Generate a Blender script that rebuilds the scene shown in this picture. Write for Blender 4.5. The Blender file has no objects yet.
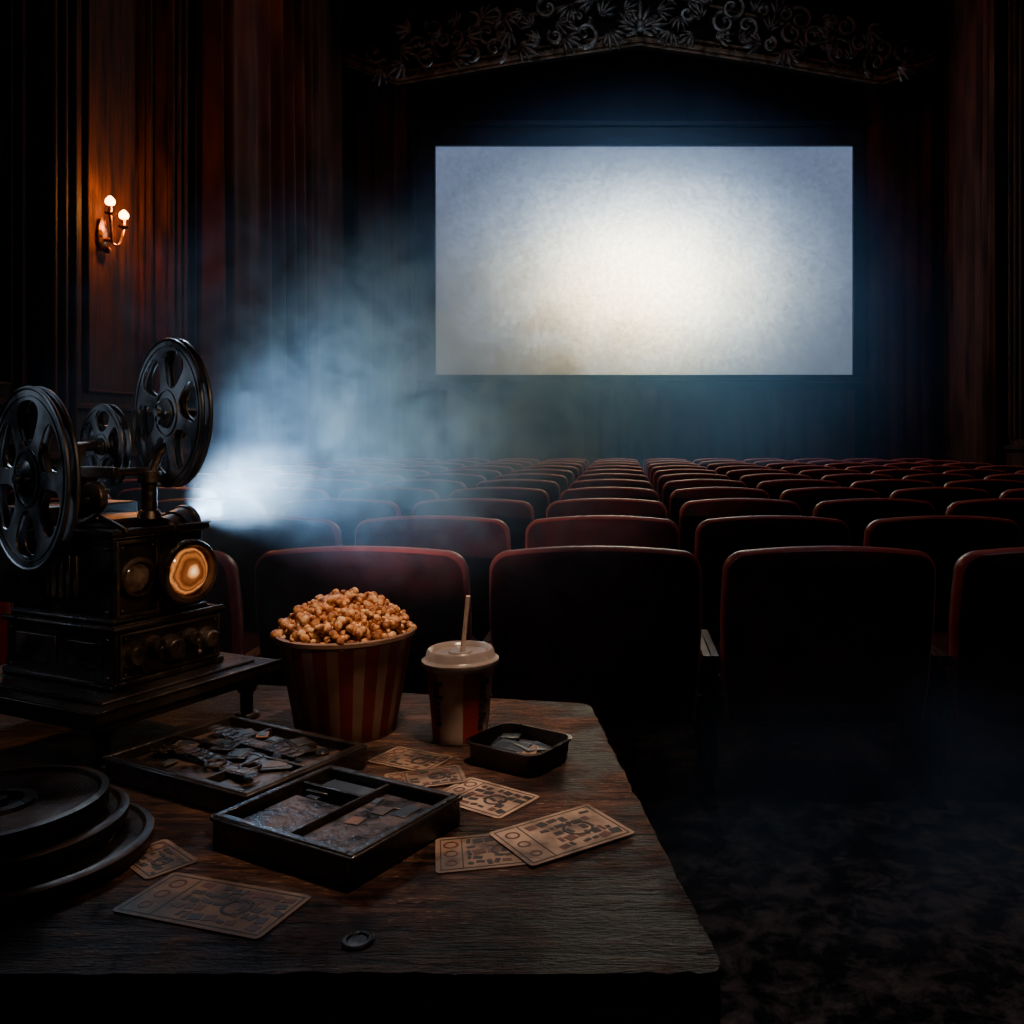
import bpy, bmesh, math, random
from mathutils import Vector, Matrix, Euler
from mathutils.geometry import tessellate_polygon
random.seed(7)
F=900.0; PX=622.0; PY=435.0; CH=1.25
scene=bpy.context.scene
col=scene.collection

# ---------------------------------------------------------------- materials
def new_mat(name):
    m=bpy.data.materials.new(name); m.use_nodes=True
    nt=m.node_tree; b=nt.nodes.get('Principled BSDF')
    return m,nt,b
def mat(name,c1,c2=None,scale=8,rough=.6,rough2=None,metal=0,bump=0,bscale=None,detail=6,stretch=(1,1,1),lo=.35,hi=.65,sheen=0,coat=0,spec=.5,dist=0,sheenc=None):
    m,nt,b=new_mat(name); N=nt.nodes; L=nt.links
    b.inputs['Metallic'].default_value=metal
    b.inputs['Roughness'].default_value=rough
    b.inputs['Specular IOR Level'].default_value=spec
    b.inputs['Sheen Weight'].default_value=sheen
    if sheenc: b.inputs['Sheen Tint'].default_value=(*sheenc,1)
    b.inputs['Coat Weight'].default_value=coat
    if c2 is None: c2=tuple(x*.6 for x in c1)
    tc=N.new('ShaderNodeTexCoord'); mp=N.new('ShaderNodeMapping'); mp.inputs['Scale'].default_value=stretch
    L.new(tc.outputs['Object'],mp.inputs['Vector'])
    nz=N.new('ShaderNodeTexNoise'); nz.inputs['Scale'].default_value=scale; nz.inputs['Detail'].default_value=detail; nz.inputs['Distortion'].default_value=dist
    L.new(mp.outputs['Vector'],nz.inputs['Vector'])
    cr=N.new('ShaderNodeValToRGB'); cr.color_ramp.elements[0].position=lo; cr.color_ramp.elements[1].position=hi
    cr.color_ramp.elements[0].color=(*c2,1); cr.color_ramp.elements[1].color=(*c1,1)
    L.new(nz.outputs['Fac'],cr.inputs['Fac']); L.new(cr.outputs['Color'],b.inputs['Base Color'])
    if rough2 is not None:
        mr=N.new('ShaderNodeMapRange'); mr.inputs['From Min'].default_value=.35; mr.inputs['From Max'].default_value=.65
        mr.inputs['To Min'].default_value=rough; mr.inputs['To Max'].default_value=rough2
        L.new(nz.outputs['Fac'],mr.inputs['Value']); L.new(mr.outputs['Result'],b.inputs['Roughness'])
    if bump:
        n2=N.new('ShaderNodeTexNoise'); n2.inputs['Scale'].default_value=bscale or scale*3; n2.inputs['Detail'].default_value=8
        L.new(mp.outputs['Vector'],n2.inputs['Vector'])
        bp=N.new('ShaderNodeBump'); bp.inputs['Strength'].default_value=bump; bp.inputs['Distance'].default_value=.02
        L.new(n2.outputs['Fac'],bp.inputs['Height']); L.new(bp.outputs['Normal'],b.inputs['Normal'])
    return m
def emit(name,c,s):
    m,nt,b=new_mat(name); b.inputs['Base Color'].default_value=(*c,1)
    b.inputs['Emission Color'].default_value=(*c,1); b.inputs['Emission Strength'].default_value=s
    return m

M_wood=mat('dark_panel_wood',(.060,.021,.008),(.007,.003,.0015),4,.7,.85,bump=.35,stretch=(3,3,.35),spec=.12,detail=10)
M_plaster=mat('dark_wall',(.016,.010,.008),(.006,.005,.005),2,.85,bump=.3,bscale=20,spec=.1)
M_ceil=mat('dark_ceiling',(.010,.008,.008),(.004,.004,.004),3,.8)
M_curtain=mat('velvet_curtain',(.080,.028,.017),(.022,.008,.005),3,.85,bump=.12,bscale=60,stretch=(1,1,.3),spec=.1)
M_seat=mat('seat_velvet',(.14,.013,.014),(.050,.005,.006),9,.6,.8,sheen=.10,sheenc=(1,.35,.33),bump=.15,bscale=120,spec=.25)
M_piperim=mat('seat_piping_lit_rim',(.62,.075,.065),(.34,.035,.033),14,.35,sheen=.5,sheenc=(1,.5,.45))  # piping trim, its colour lightened to carry the lit rim of the seats
M_shell=mat('seat_shell',(.018,.012,.013),(.008,.006,.007),9,.5,.7)
M_iron=mat('seat_iron',(.06,.05,.05),(.02,.02,.02),20,.35,.6,metal=.8)
M_arm=mat('armrest_wood',(.20,.09,.06),(.06,.025,.015),12,.3,.5)
M_gilt=mat('gilded_carving',(.24,.23,.21),(.03,.028,.027),10,.32,.6,metal=.7,bump=.3)
M_dkgilt=mat('gilt_moulding',(.22,.15,.09),(.03,.022,.016),8,.4,.7,metal=.5)
M_frame=mat('screen_frame_black',(.010,.011,.014),(.005,.005,.007),6,.5,spec=.3)
M_metal=mat('aged_dark_metal',(.22,.175,.145),(.035,.027,.022),14,.22,.5,metal=.9,bump=.15,bscale=60)
M_blk=mat('black_enamel',(.040,.029,.024),(.010,.008,.008),10,.24,.5,metal=.4,bump=.12,bscale=80)
M_steel=mat('reel_steel',(.36,.38,.41),(.07,.07,.075),12,.24,.45,metal=.95)
M_brass=mat('worn_brass',(.36,.19,.09),(.08,.04,.022),22,.25,.5,metal=.95)
M_film=mat('wound_film',(.025,.018,.015),(.012,.009,.008),40,.25,.4)
M_can=mat('film_can_metal',(.085,.07,.062),(.016,.013,.012),9,.20,.45,metal=.85,bump=.1,bscale=70)
M_boxw=mat('box_dark_lacquer',(.026,.019,.016),(.007,.006,.005),12,.22,.45,bump=.2,bscale=60,coat=.3)
M_felt=mat('box_lining',(.035,.018,.012),(.015,.009,.007),30,.7)
M_paper=mat('aged_paper',(.42,.28,.19),(.12,.07,.045),20,.6,.8,bump=.2,detail=12,lo=.38,hi=.60)
M_paper2=mat('stained_paper',(.26,.165,.11),(.055,.032,.021),16,.6,.8,bump=.2,detail=12,lo=.38,hi=.60)
M_ink=mat('dark_ink',(.025,.016,.013),(.010,.007,.006),30,.6)
M_redink=mat('rust_ink',(.12,.035,.020),(.05,.017,.010),30,.6)
M_glass=mat('slide_glass',(.035,.045,.058),(.010,.012,.016),14,.25,.5,spec=.6)
M_redstripe=mat('bucket_red',(.17,.015,.012),(.065,.007,.005),14,.5,.65)
M_cream=mat('bucket_cream',(.26,.145,.095),(.10,.054,.036),12,.55,.7)
M_cupcream=mat('cup_cream',(.50,.36,.28),(.24,.15,.11),12,.45,.6)
M_cupred=mat('cup_red',(.30,.028,.018),(.13,.012,.009),12,.4,.55)
M_lid=mat('cup_lid_plastic',(.36,.30,.27),(.19,.155,.14),10,.22,.35)
M_straw=mat('straw_plastic',(.75,.58,.48),(.55,.40,.32),60,.4)

def table_mat():
    m,nt,b=new_mat('worn_table_wood'); N=nt.nodes; L=nt.links
    tc=N.new('ShaderNodeTexCoord')
    def noise(sc,det,ro,di=0,src=None):
        n=N.new('ShaderNodeTexNoise'); n.inputs['Scale'].default_value=sc; n.inputs['Detail'].default_value=det; n.inputs['Roughness'].default_value=ro; n.inputs['Distortion'].default_value=di
        L.new(src or tc.outputs['Object'],n.inputs['Vector']); return n
    def ramp(src,st):
        cr=N.new('ShaderNodeValToRGB'); e=cr.color_ramp.elements
        e[0].position=st[0][0]; e[0].color=(*st[0][1],1); e[1].position=st[-1][0]; e[1].color=(*st[-1][1],1)
        for p,c in st[1:-1]:
            x=e.new(p); x.color=(*c,1)
        L.new(src,cr.inputs['Fac']); return cr
    def mix(mode,a,b2,fac=1.0):
        mx=N.new('ShaderNodeMix'); mx.data_type='RGBA'; mx.blend_type=mode
        if isinstance(fac,float): mx.inputs[0].default_value=fac
        else: L.new(fac,mx.inputs[0])
        L.new(a,mx.inputs[6])
        if isinstance(b2,tuple): mx.inputs[7].default_value=(*b2,1)
        else: L.new(b2,mx.inputs[7])
        return mx.outputs[2]
    mp=N.new('ShaderNodeMapping'); mp.inputs['Scale'].default_value=(1,5.0,2); mp.inputs['Rotation'].default_value=(0,0,.12)
    L.new(tc.outputs['Object'],mp.inputs['Vector'])
    g=noise(11,9,.66,.35,mp.outputs['Vector']); p=noise(6,9,.70,.3); c=noise(55,5,.6,.4,mp.outputs['Vector']); s=noise(120,4,.6,0,mp.outputs['Vector'])
    base=ramp(g.outputs['Fac'],[(.34,(.012,.005,.003)),(.50,(.085,.030,.014)),(.68,(.26,.115,.06))])
    dirt=ramp(p.outputs['Fac'],[(.40,(.14,.11,.10)),(.56,(1,1,1))])
    x=mix('MULTIPLY',base.outputs[0],dirt.outputs[0])
    chip=ramp(c.outputs['Fac'],[(.59,(0,0,0)),(.64,(1,1,1))])
    pm=ramp(p.outputs['Fac'],[(.50,(0,0,0)),(.60,(.8,.8,.8))])
    cm=mix('MULTIPLY',chip.outputs[0],pm.outputs[0])
    x=mix('MIX',x,(.50,.30,.20),cm)
    pit=ramp(c.outputs['Fac'],[(.36,(.15,.12,.11)),(.42,(1,1,1))])
    x=mix('MULTIPLY',x,pit.outputs[0])
    # long scratches / grain splits
    mp2=N.new('ShaderNodeMapping'); mp2.inputs['Scale'].default_value=(.8,14,1); mp2.inputs['Rotation'].default_value=(0,0,.12); L.new(tc.outputs['Object'],mp2.inputs['Vector'])
    sc_=noise(6,4,.5,.25,mp2.outputs['Vector'])
    crack=ramp(sc_.outputs['Fac'],[(.34,(.10,.08,.08)),(.40,(1,1,1))])
    x=mix('MULTIPLY',x,crack.outputs[0])
    L.new(x,b.inputs['Base Color'])
    mr=N.new('ShaderNodeMapRange'); mr.inputs['From Min'].default_value=.42; mr.inputs['From Max'].default_value=.58; mr.inputs['To Min'].default_value=.34; mr.inputs['To Max'].default_value=.75
    L.new(p.outputs['Fac'],mr.inputs['Value']); L.new(mr.outputs['Result'],b.inputs['Roughness'])
    b.inputs['Specular IOR Level'].default_value=.4
    h=None
    for src,w in ((g.outputs['Fac'],.8),(p.outputs['Fac'],1.2),(c.outputs['Fac'],.40),(crack.outputs[0],.12),(s.outputs['Fac'],.12)):
        mu=N.new('ShaderNodeMath'); mu.operation='MULTIPLY'; mu.inputs[1].default_value=w; L.new(src,mu.inputs[0])
        if h is None: h=mu.outputs[0]
        else:
            ad=N.new('ShaderNodeMath'); ad.operation='ADD'; L.new(h,ad.inputs[0]); L.new(mu.outputs[0],ad.inputs[1]); h=ad.outputs[0]
    bp=N.new('ShaderNodeBump'); bp.inputs['Strength'].default_value=1; bp.inputs['Distance'].default_value=.018
    L.new(h,bp.inputs['Height']); L.new(bp.outputs['Normal'],b.inputs['Normal'])
    return m
M_table=table_mat()

def floor_mat():
    m,nt,b=new_mat('worn_floor'); N=nt.nodes; L=nt.links
    tc=N.new('ShaderNodeTexCoord')
    n=N.new('ShaderNodeTexNoise'); n.inputs['Scale'].default_value=9; n.inputs['Detail'].default_value=12; n.inputs['Distortion'].default_value=.3; n.inputs['Roughness'].default_value=.75
    L.new(tc.outputs['Object'],n.inputs['Vector'])
    cr=N.new('ShaderNodeValToRGB'); e=cr.color_ramp.elements
    e[0].position=.46; e[0].color=(.012,.009,.008,1); e[1].position=.64; e[1].color=(.26,.19,.15,1)
    L.new(n.outputs['Fac'],cr.inputs['Fac']); L.new(cr.outputs['Color'],b.inputs['Base Color'])
    mr=N.new('ShaderNodeMapRange'); mr.inputs['From Min'].default_value=.4; mr.inputs['From Max'].default_value=.6; mr.inputs['To Min'].default_value=.3; mr.inputs['To Max'].default_value=.8
    L.new(n.outputs['Fac'],mr.inputs['Value']); L.new(mr.outputs['Result'],b.inputs['Roughness'])
    bp=N.new('ShaderNodeBump'); bp.inputs['Strength'].default_value=.9; bp.inputs['Distance'].default_value=.05
    L.new(n.outputs['Fac'],bp.inputs['Height']); L.new(bp.outputs['Normal'],b.inputs['Normal'])
    return m
M_floor=floor_mat()

def pop_mat():
    m,nt,b=new_mat('popcorn_caramel'); N=nt.nodes; L=nt.links
    tc=N.new('ShaderNodeTexCoord'); n=N.new('ShaderNodeTexNoise'); n.inputs['Scale'].default_value=60; n.inputs['Detail'].default_value=4
    L.new(tc.outputs['Object'],n.inputs['Vector'])
    cr=N.new('ShaderNodeValToRGB'); e=cr.color_ramp.elements; e[0].position=.36; e[0].color=(.15,.038,.009,1); e[1].position=.64; e[1].color=(.85,.53,.27,1)
    x=e.new(.49); x.color=(.56,.22,.06,1)
    L.new(n.outputs['Fac'],cr.inputs['Fac']); L.new(cr.outputs['Color'],b.inputs['Base Color'])
    b.inputs['Roughness'].default_value=.5
    n2=N.new('ShaderNodeTexNoise'); n2.inputs['Scale'].default_value=220; L.new(tc.outputs['Object'],n2.inputs['Vector'])
    bp=N.new('ShaderNodeBump'); bp.inputs['Strength'].default_value=.6; bp.inputs['Distance'].default_value=.003
    L.new(n2.outputs['Fac'],bp.inputs['Height']); L.new(bp.outputs['Normal'],b.inputs['Normal'])
    return m
M_pop=pop_mat()

# ---------------------------------------------------------------- helpers
def finish(name,bm,mats,parent=None,smooth=True,bevel=0,loc=None,rot=None,auto=35,seg=2):
    me=bpy.data.meshes.new(name); bmesh.ops.recalc_face_normals(bm,faces=bm.faces)
    bm.to_mesh(me); bm.free()
    for m in mats: me.materials.append(m)
    if smooth:
        for p in me.polygons: p.use_smooth=True
        try: me.set_sharp_from_angle(angle=math.radians(auto))
        except Exception: pass
    ob=bpy.data.objects.new(name,me); col.objects.link(ob)
    if loc: ob.location=loc
    if rot: ob.rotation_euler=rot
    if parent: ob.parent=parent
    if bevel:
        md=ob.modifiers.new('bevel','BEVEL'); md.width=bevel; md.segments=seg; md.limit_method='ANGLE'; md.angle_limit=math.radians(40)
    return ob
def empty(name,loc=(0,0,0),rot=(0,0,0)):
    e=bpy.data.objects.new(name,None); col.objects.link(e); e.location=loc; e.rotation_euler=rot; e.empty_display_size=.1
    return e
BF=((0,1,3,2),(4,6,7,5),(0,4,5,1),(2,3,7,6),(0,2,6,4),(1,5,7,3))
def box(bm,c,s,mi=0,rz=0,rot=None):
    R=rot if rot else Matrix.Rotation(rz,3,'Z'); c=Vector(c)
    vs=[bm.verts.new(c+R@Vector((sx*s[0]/2,sy*s[1]/2,sz*s[2]/2))) for sx in (-1,1) for sy in (-1,1) for sz in (-1,1)]
    for f in BF: bm.faces.new([vs[i] for i in f]).material_index=mi
def cyl(bm,p0,p1,r0,r1=None,seg=24,mi=0):
    p0=Vector(p0);p1=Vector(p1)
    if r1 is None:r1=r0
    d=p1-p0; q=d.to_track_quat('Z','Y').to_matrix().to_4x4()
    lathe(bm,[(r0,0),(r1,d.length)],seg,Matrix.Translation(p0)@q,mf=lambda j,i:mi)
ICO={}
def ico(sub):
    if sub not in ICO:
        b=bmesh.new(); bmesh.ops.create_icosphere(b,subdivisions=sub,radius=1); b.verts.index_update()
        ICO[sub]=([v.co.copy() for v in b.verts],[[v.index for v in f.verts] for f in b.faces]); b.free()
    return ICO[sub]
def sph(bm,c,r,mi=0,s=(1,1,1),sub=2,rot=None):
    V,Fc=ico(sub); c=Vector(c); R=rot.to_matrix() if rot else Matrix.Identity(3)
    A=R@Matrix.Diagonal((s[0]*r,s[1]*r,s[2]*r))
    vs=[bm.verts.new(c+A@v) for v in V]
    for f in Fc: bm.faces.new([vs[i] for i in f]).material_index=mi
def lathe(bm,prof,seg=48,M=Matrix(),mf=None,close=True):
    rings=[]
    for (r,z) in prof:
        rings.append([bm.verts.new(M@Vector((r*math.cos(2*math.pi*i/seg),r*math.sin(2*math.pi*i/seg),z))) for i in range(seg)])
    for j in range(len(rings)-1):
        for i in range(seg):
            f=bm.faces.new((rings[j][i],rings[j][(i+1)%seg],rings[j+1][(i+1)%seg],rings[j+1][i]))
            if mf: f.material_index=mf(j,i)
    if close:
        for k,rr in ((0,rings[0]),(len(prof)-2,rings[-1])):
            try:
                f=bm.faces.new(rr)
                if mf: f.material_index=mf(k,0)
            except Exception: pass
def torus(bm,R,r,M=Matrix(),seg=48,s2=8,mi=0):
    g=[[bm.verts.new(M@Vector(((R+r*math.cos(2*math.pi*j/s2))*math.cos(2*math.pi*i/seg),(R+r*math.cos(2*math.pi*j/s2))*math.sin(2*math.pi*i/seg),r*math.sin(2*math.pi*j/s2)))) for j in range(s2)] for i in range(seg)]
    for i in range(seg):
        for j in range(s2):
            f=bm.faces.new((g[i][j],g[(i+1)%seg][j],g[(i+1)%seg][(j+1)%s2],g[i][(j+1)%s2])); f.material_index=mi
def tube(bm,pts,r,seg=6,mi=0,taper=None):
    pts=[Vector(p) for p in pts]; rings=[]; n=len(pts)
    up=Vector((.13,.97,.2)).normalized()
    for i,p in enumerate(pts):
        d=(pts[min(i+1,n-1)]-pts[max(i-1,0)]).normalized()
        a=d.cross(up)
        if a.length<1e-4:a=d.cross(Vector((1,0,0)))
        a.normalize(); b=d.cross(a)
        rr=r if taper is None else r*taper(i/(n-1))
        rings.append([bm.verts.new(p+a*rr*math.cos(2*math.pi*k/seg)+b*rr*math.sin(2*math.pi*k/seg)) for k in range(seg)])
    for i in range(n-1):
        for k in range(seg):
            f=bm.faces.new((rings[i][k],rings[i][(k+1)%seg],rings[i+1][(k+1)%seg],rings[i+1][k])); f.material_index=mi
    for rr in (rings[0],rings[-1]):
        f=bm.faces.new(rr); f.material_index=mi
def holed(bm,loops,z0,z1,M=Matrix(),mi=0):
    L3=[[Vector((x,y,0)) for x,y in lp] for lp in loops]
    tris=tessellate_polygon(L3)
    flat=[p for lp in L3 for p in lp]
    a=[bm.verts.new(M@Vector((p.x,p.y,z0))) for p in flat]; b=[bm.verts.new(M@Vector((p.x,p.y,z1))) for p in flat]
    for t in tris:
        try:
            bm.faces.new([a[i] for i in t]).material_index=mi; bm.faces.new([b[i] for i in reversed(t)]).material_index=mi
        except Exception: pass
    o=0
    for lp in loops:
        n=len(lp)
        for i in range(n):
            try: bm.faces.new((a[o+i],a[o+(i+1)%n],b[o+(i+1)%n],b[o+i])).material_index=mi
            except Exception: pass
        o+=n
def circ(r,n=64,cx=0,cy=0): return [(cx+r*math.cos(2*math.pi*i/n),cy+r*math.sin(2*math.pi*i/n)) for i in range(n)]
def rrect(w,l,r,n=5):
    pts=[]
    for sx,sy,a0 in ((1,1,0),(-1,1,90),(-1,-1,180),(1,-1,270)):
        for k in range(n+1):
            a=math.radians(a0+90*k/n); pts.append((sx*(w/2-r)+r*math.cos(a),sy*(l/2-r)+r*math.sin(a)))
    return pts

# ---------------------------------------------------------------- room
XL,XR,YB,YF,ZC=-4.7,5.35,-2.2,15.2,8.7
def slab(name,c,s,m):
    bm=bmesh.new(); box(bm,c,s); return finish(name,bm,[m],smooth=False)
slab('floor',((XL+XR)/2,(YB+YF)/2,-.05),(XR-XL+.4,YF-YB+.4,.1),M_floor)
slab('ceiling',((XL+XR)/2,(YB+YF)/2,ZC+.05),(XR-XL+.4,YF-YB+.4,.1),M_ceil)
slab('wall_left',(XL-.05,(YB+YF)/2,ZC/2),(.1,YF-YB,ZC),M_wood)
slab('wall_right',(XR+.05,(YB+YF)/2,ZC/2),(.1,YF-YB,ZC),M_wood)
slab('wall_front',((XL+XR)/2,YF+.05,ZC/2),(XR-XL+.2,.1,ZC),M_plaster)
slab('wall_back',((XL+XR)/2,YB-.05,ZC/2),(XR-XL+.2,.1,ZC),M_plaster)

def pilaster(name,x,y,w,dep,side):
    bm=bmesh.new()
    box(bm,(x+side*dep/2,y,ZC/2),(dep,w,ZC))
    n=3
    for i in range(n):
        yy=y-w/2+w*(i+.5)/n
        cyl(bm,(x+side*dep,yy,1.2),(x+side*dep,yy,ZC-.8),w/n*.30,seg=12)
    box(bm,(x+side*(dep/2+.02),y,.5),(dep+.04,w+.06,1.0)); box(bm,(x+side*(dep/2+.03),y,1.08),(dep+.06,w+.1,.06))
    box(bm,(x+side*(dep/2+.04),y,ZC-.45),(dep+.1,w+.14,.5))
    return finish(name,bm,[M_wood],bevel=.012)
k=0
for y,w in ((4.2,.6),(7.36,.42),(9.26,.42),(14.5,.45)):
    pilaster('trim_%d'%k,XL,y,w,.12,1); k+=1
for y,w in ((4.2,.6),(8.2,.6),(11.9,.5),(14.3,.5)):
    pilaster('trim_%d'%k,XR,y,w,.12,-1); k+=1
def panel(name,x,side,y0,y1,z0,z1):
    bm=bmesh.new(); t=.05
    for (o,tt) in ((0,.06),(.14,.03)):
        a,b,c,d=y0+o,y1-o,z0+o,z1-o
        box(bm,(x+side*t/2,(a+b)/2,c),(t,b-a+tt,tt)); box(bm,(x+side*t/2,(a+b)/2,d),(t,b-a+tt,tt))
        box(bm,(x+side*t/2,a,(c+d)/2),(t,tt,d-c)); box(bm,(x+side*t/2,b,(c+d)/2),(t,tt,d-c))
    finish(name,bm,[M_wood],bevel=.012)
for (a,b) in ((7.72,8.9),(4.7,7.0)):
    panel('trim_%d'%k,XL,1,a,b,1.5,6.8); k+=1
    panel('trim_%d'%k,XL,1,a,b,.3,1.2); k+=1
for (a,b) in ((8.7,11.5),(4.7,7.75)):
    panel('trim_%d'%k,XR,-1,a,b,1.5,6.8); k+=1
for nm,x,sd in (('baseboard_left',XL,1),('baseboard_right',XR,-1)):
    slab(nm,(x+sd*.02,(YB+YF)/2,.1),(.04,YF-YB,.2),M_wood)

# curtains
def curtain(name,p0,p1,z0,z1,lam=.26,amp=.07,m=None):
    p0=Vector(p0);p1=Vector(p1); d=p1-p0; Ln=d.length; d.normalize(); nrm=Vector((-d.y,d.x))
    nx=int(Ln/lam*14); nz=10; bm=bmesh.new(); ph=random.random()*6
    g=[]
    for i in range(nx+1):
        s=Ln*i/nx; row=[]
        for j in range(nz+1):
            t=j/nz
            w=s/lam*2*math.pi+1.6*math.sin(s*1.7+ph)+.9*math.sin(s*4.1+ph*2)
            o=amp*(1-.35*t)*(.7+.5*math.sin(s*2.3+ph))*(math.sin(w)+.35*math.sin(2*w+t*1.5+ph))
            p=p0+d*s+nrm*o
            row.append(bm.verts.new((p.x,p.y,z0+(z1-z0)*t)))
        g.append(row)
    for i in range(nx):
        for j in range(nz): bm.faces.new((g[i][j],g[i+1][j],g[i+1][j+1],g[i][j+1]))
    return finish(name,bm,[m or M_curtain],auto=80)
curtain('stage_curtain',(XL+.24,9.55),(XL+.24,14.2),.02,ZC-.3,.42,.12)
curtain('stage_curtain',(XL+.3,14.72),(-3.52,14.72),.02,ZC-.3,.26,.08)
curtain('stage_curtain',(3.98,14.72),(XR-.3,14.72),.02,ZC-.3,.26,.08)
curtain('stage_curtain',(-3.4,15.08),(3.9,15.08),.02,2.0,.34,.05)
curtain('stage_curtain',(XR-.24,14.0),(XR-.24,12.25),.02,ZC-.3,.36,.11)

# screen
def S(px,py,d): return Vector(((px-PX)/F*d, d, CH+(PY-py)/F*d))
sc=14.9
a=S(436,375,sc); b_=S(852,147,sc); cx=(a.x+b_.x)/2; cz=(a.z+b_.z)/2; W=b_.x-a.x; H=b_.z-a.z
m,nt,b=new_mat('lit_projection_screen'); N=nt.nodes; L=nt.links
tc=N.new('ShaderNodeTexCoord'); mp=N.new('ShaderNodeMapping'); mp.vector_type='POINT'
mp.inputs['Location'].default_value=(.0,0,.11); mp.inputs['Scale'].default_value=(1/3.7,0,1/2.6)
L.new(tc.outputs['Object'],mp.inputs['Vector'])
ln=N.new('ShaderNodeVectorMath'); ln.operation='LENGTH'; L.new(mp.outputs['Vector'],ln.inputs[0])
nw=N.new('ShaderNodeTexNoise'); nw.inputs['Scale'].default_value=1.3; nw.inputs['Detail'].default_value=9; nw.inputs['Roughness'].default_value=.7
L.new(tc.outputs['Object'],nw.inputs['Vector'])
wa=N.new('ShaderNodeMath'); wa.operation='MULTIPLY_ADD'; wa.inputs[1].default_value=.20; L.new(nw.outputs['Fac'],wa.inputs[0]); L.new(ln.outputs['Value'],wa.inputs[2])
wb=N.new('ShaderNodeMath'); wb.operation='SUBTRACT'; wb.inputs[1].default_value=.10; L.new(wa.outputs[0],wb.inputs[0])
cr=N.new('ShaderNodeValToRGB'); e=cr.color_ramp.elements; cr.color_ramp.interpolation='B_SPLINE'
e[0].position=0; e[0].color=(1,1,.99,1); e[1].position=1.0; e[1].color=(.009,.014,.024,1)
for p,c in ((.2,(.78,.84,.88,1)),(.40,(.23,.29,.37,1)),(.62,(.050,.072,.108,1)),(.80,(.022,.033,.054,1))):
    x=e.new(p); x.color=c
nz=N.new('ShaderNodeTexNoise'); nz.inputs['Scale'].default_value=11.0; nz.inputs['Detail'].default_value=8; nz.inputs['Roughness'].default_value=.75
L.new(tc.outputs['Object'],nz.inputs['Vector'])
mr=N.new('ShaderNodeMapRange'); mr.inputs['From Min'].default_value=.38; mr.inputs['From Max'].default_value=.62; mr.inputs['To Min'].default_value=.80; mr.inputs['To Max'].default_value=1.18
L.new(nz.outputs['Fac'],mr.inputs['Value'])
ms=N.new('ShaderNodeMath'); ms.operation='MULTIPLY'; ms.inputs[1].default_value=10.0; L.new(mr.outputs['Result'],ms.inputs[0])
L.new(wb.outputs[0],cr.inputs['Fac']); L.new(cr.outputs['Color'],b.inputs['Emission Color']); L.new(ms.outputs[0],b.inputs['Emission Strength'])
b.inputs['Base Color'].default_value=(.5,.5,.5,1); b.inputs['Roughness'].default_value=.9
bm=bmesh.new(); box(bm,(0,0,0),(W,.03,H)); finish('projection_screen',bm,[m],smooth=False,loc=(cx,sc,cz))
bm=bmesh.new(); fw=.30
for (c,s) in (((0,0,H/2+fw/2),(W+2*fw,.16,fw)),((0,0,-H/2-.06),(W+2*fw,.16,.12)),((-W/2-fw/2,0,0),(fw,.159,H+.02)),((W/2+fw/2,0,0),(fw,.159,H+.02)),
              ((0,-.05,H/2+fw+.05),(W+2*fw+.2,.2,.08)),((-W/2-fw-.05,-.05,0),(.08,.2,H+.6)),((W/2+fw+.05,-.05,0),(.08,.2,H+.6))):
    box(bm,c,s)
finish('screen_frame',bm,[M_frame],bevel=.015,loc=(cx,sc-.02,cz))

# proscenium header + carved pediment
D=14.2
def G(px,py,d=D): v=S(px,py,d); return (v.x,v.z)
low=[G(345,60),G(398,80),G(520,58),G(640,40),G(760,58),G(882,80),G(935,60)]
poly=[(XL,ZC),(XL,low[0][1])]+low+[(XR,low[-1][1]),(XR,ZC)]
bm=bmesh.new()
holed(bm,[poly],0,.25,Matrix.Translation((0,D+.32,0))@Matrix.Rotation(math.pi/2,4,'X'))
finish('wall_header',bm,[M_plaster],smooth=False)
ped=empty('carved_pediment',(0,0,0))
bm=bmesh.new()
for off,r in ((0,.05),(.11,.025),(-.07,.02)):
    tube(bm,[(x,D-.02,z+off) for x,z in low],r,8)
up=[(x,D-.02,z+.80-.10*abs(x-.28)*.9) for x,z in low[1:-1]]
tube(bm,up,.03,8)
for i in range(70):
    t=i/69; x=low[1][0]+(low[5][0]-low[1][0])*t; z=low[1][1]+(low[3][1]-low[1][1])*(1-abs(2*t-1))+.06
    sph(bm,(x,D-.04,z),.03,sub=1)
finish('pediment_moulding',bm,[M_dkgilt],ped)
bm=bmesh.new()
def spiral(cx,cz,r,a0,dr,turn=1.2,th=.04):
    pts=[]
    n=20
    for i in range(n+1):
        t=i/n; a=a0+dr*turn*2*math.pi*t; rr=r*(1-t)**.8+r*.08
        pts.append((cx+rr*math.cos(a),D-.05-.10*t,cz+rr*math.sin(a)))
    tube(bm,pts,th,6,taper=lambda t:1.15-.6*t)
    sph(bm,(cx,D-.14,cz),r*.2,sub=1)
def leaf(cx,cz,r,a):
    for kk in range(-2,3):
        aa=a+kk*.42; l=r*(1-.12*abs(kk))
        e=Euler((0,-aa,0)); sph(bm,(cx+math.cos(aa)*l*.55,D-.07-.02*(2-abs(kk)),cz+math.sin(aa)*l*.55),1,s=(l*.55,.05,r*.11),sub=2,rot=e)
rnd=random.Random(3)
for sgn in (-1,1):
    n=12
    for i in range(n):
        t=(i+.4)/n
        for row in range(3):
            x=.28+sgn*(t*4.25+row*.12)
            base=7.48-.165*abs(x-.28)
            z=base+.20+row*.25
            if row==2 and t>.8: continue
            r=.14+.06*rnd.random()
            u=rnd.random()
            if u<.35: spiral(x,z,r,rnd.random()*6,sgn*(1 if row%2 else -1))
            else:
                leaf(x,z,r*1.7,rnd.random()*6.28)
                if u>.7: spiral(x+.12*sgn,z+.02,r*.6,rnd.random()*6,-sgn)
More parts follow.
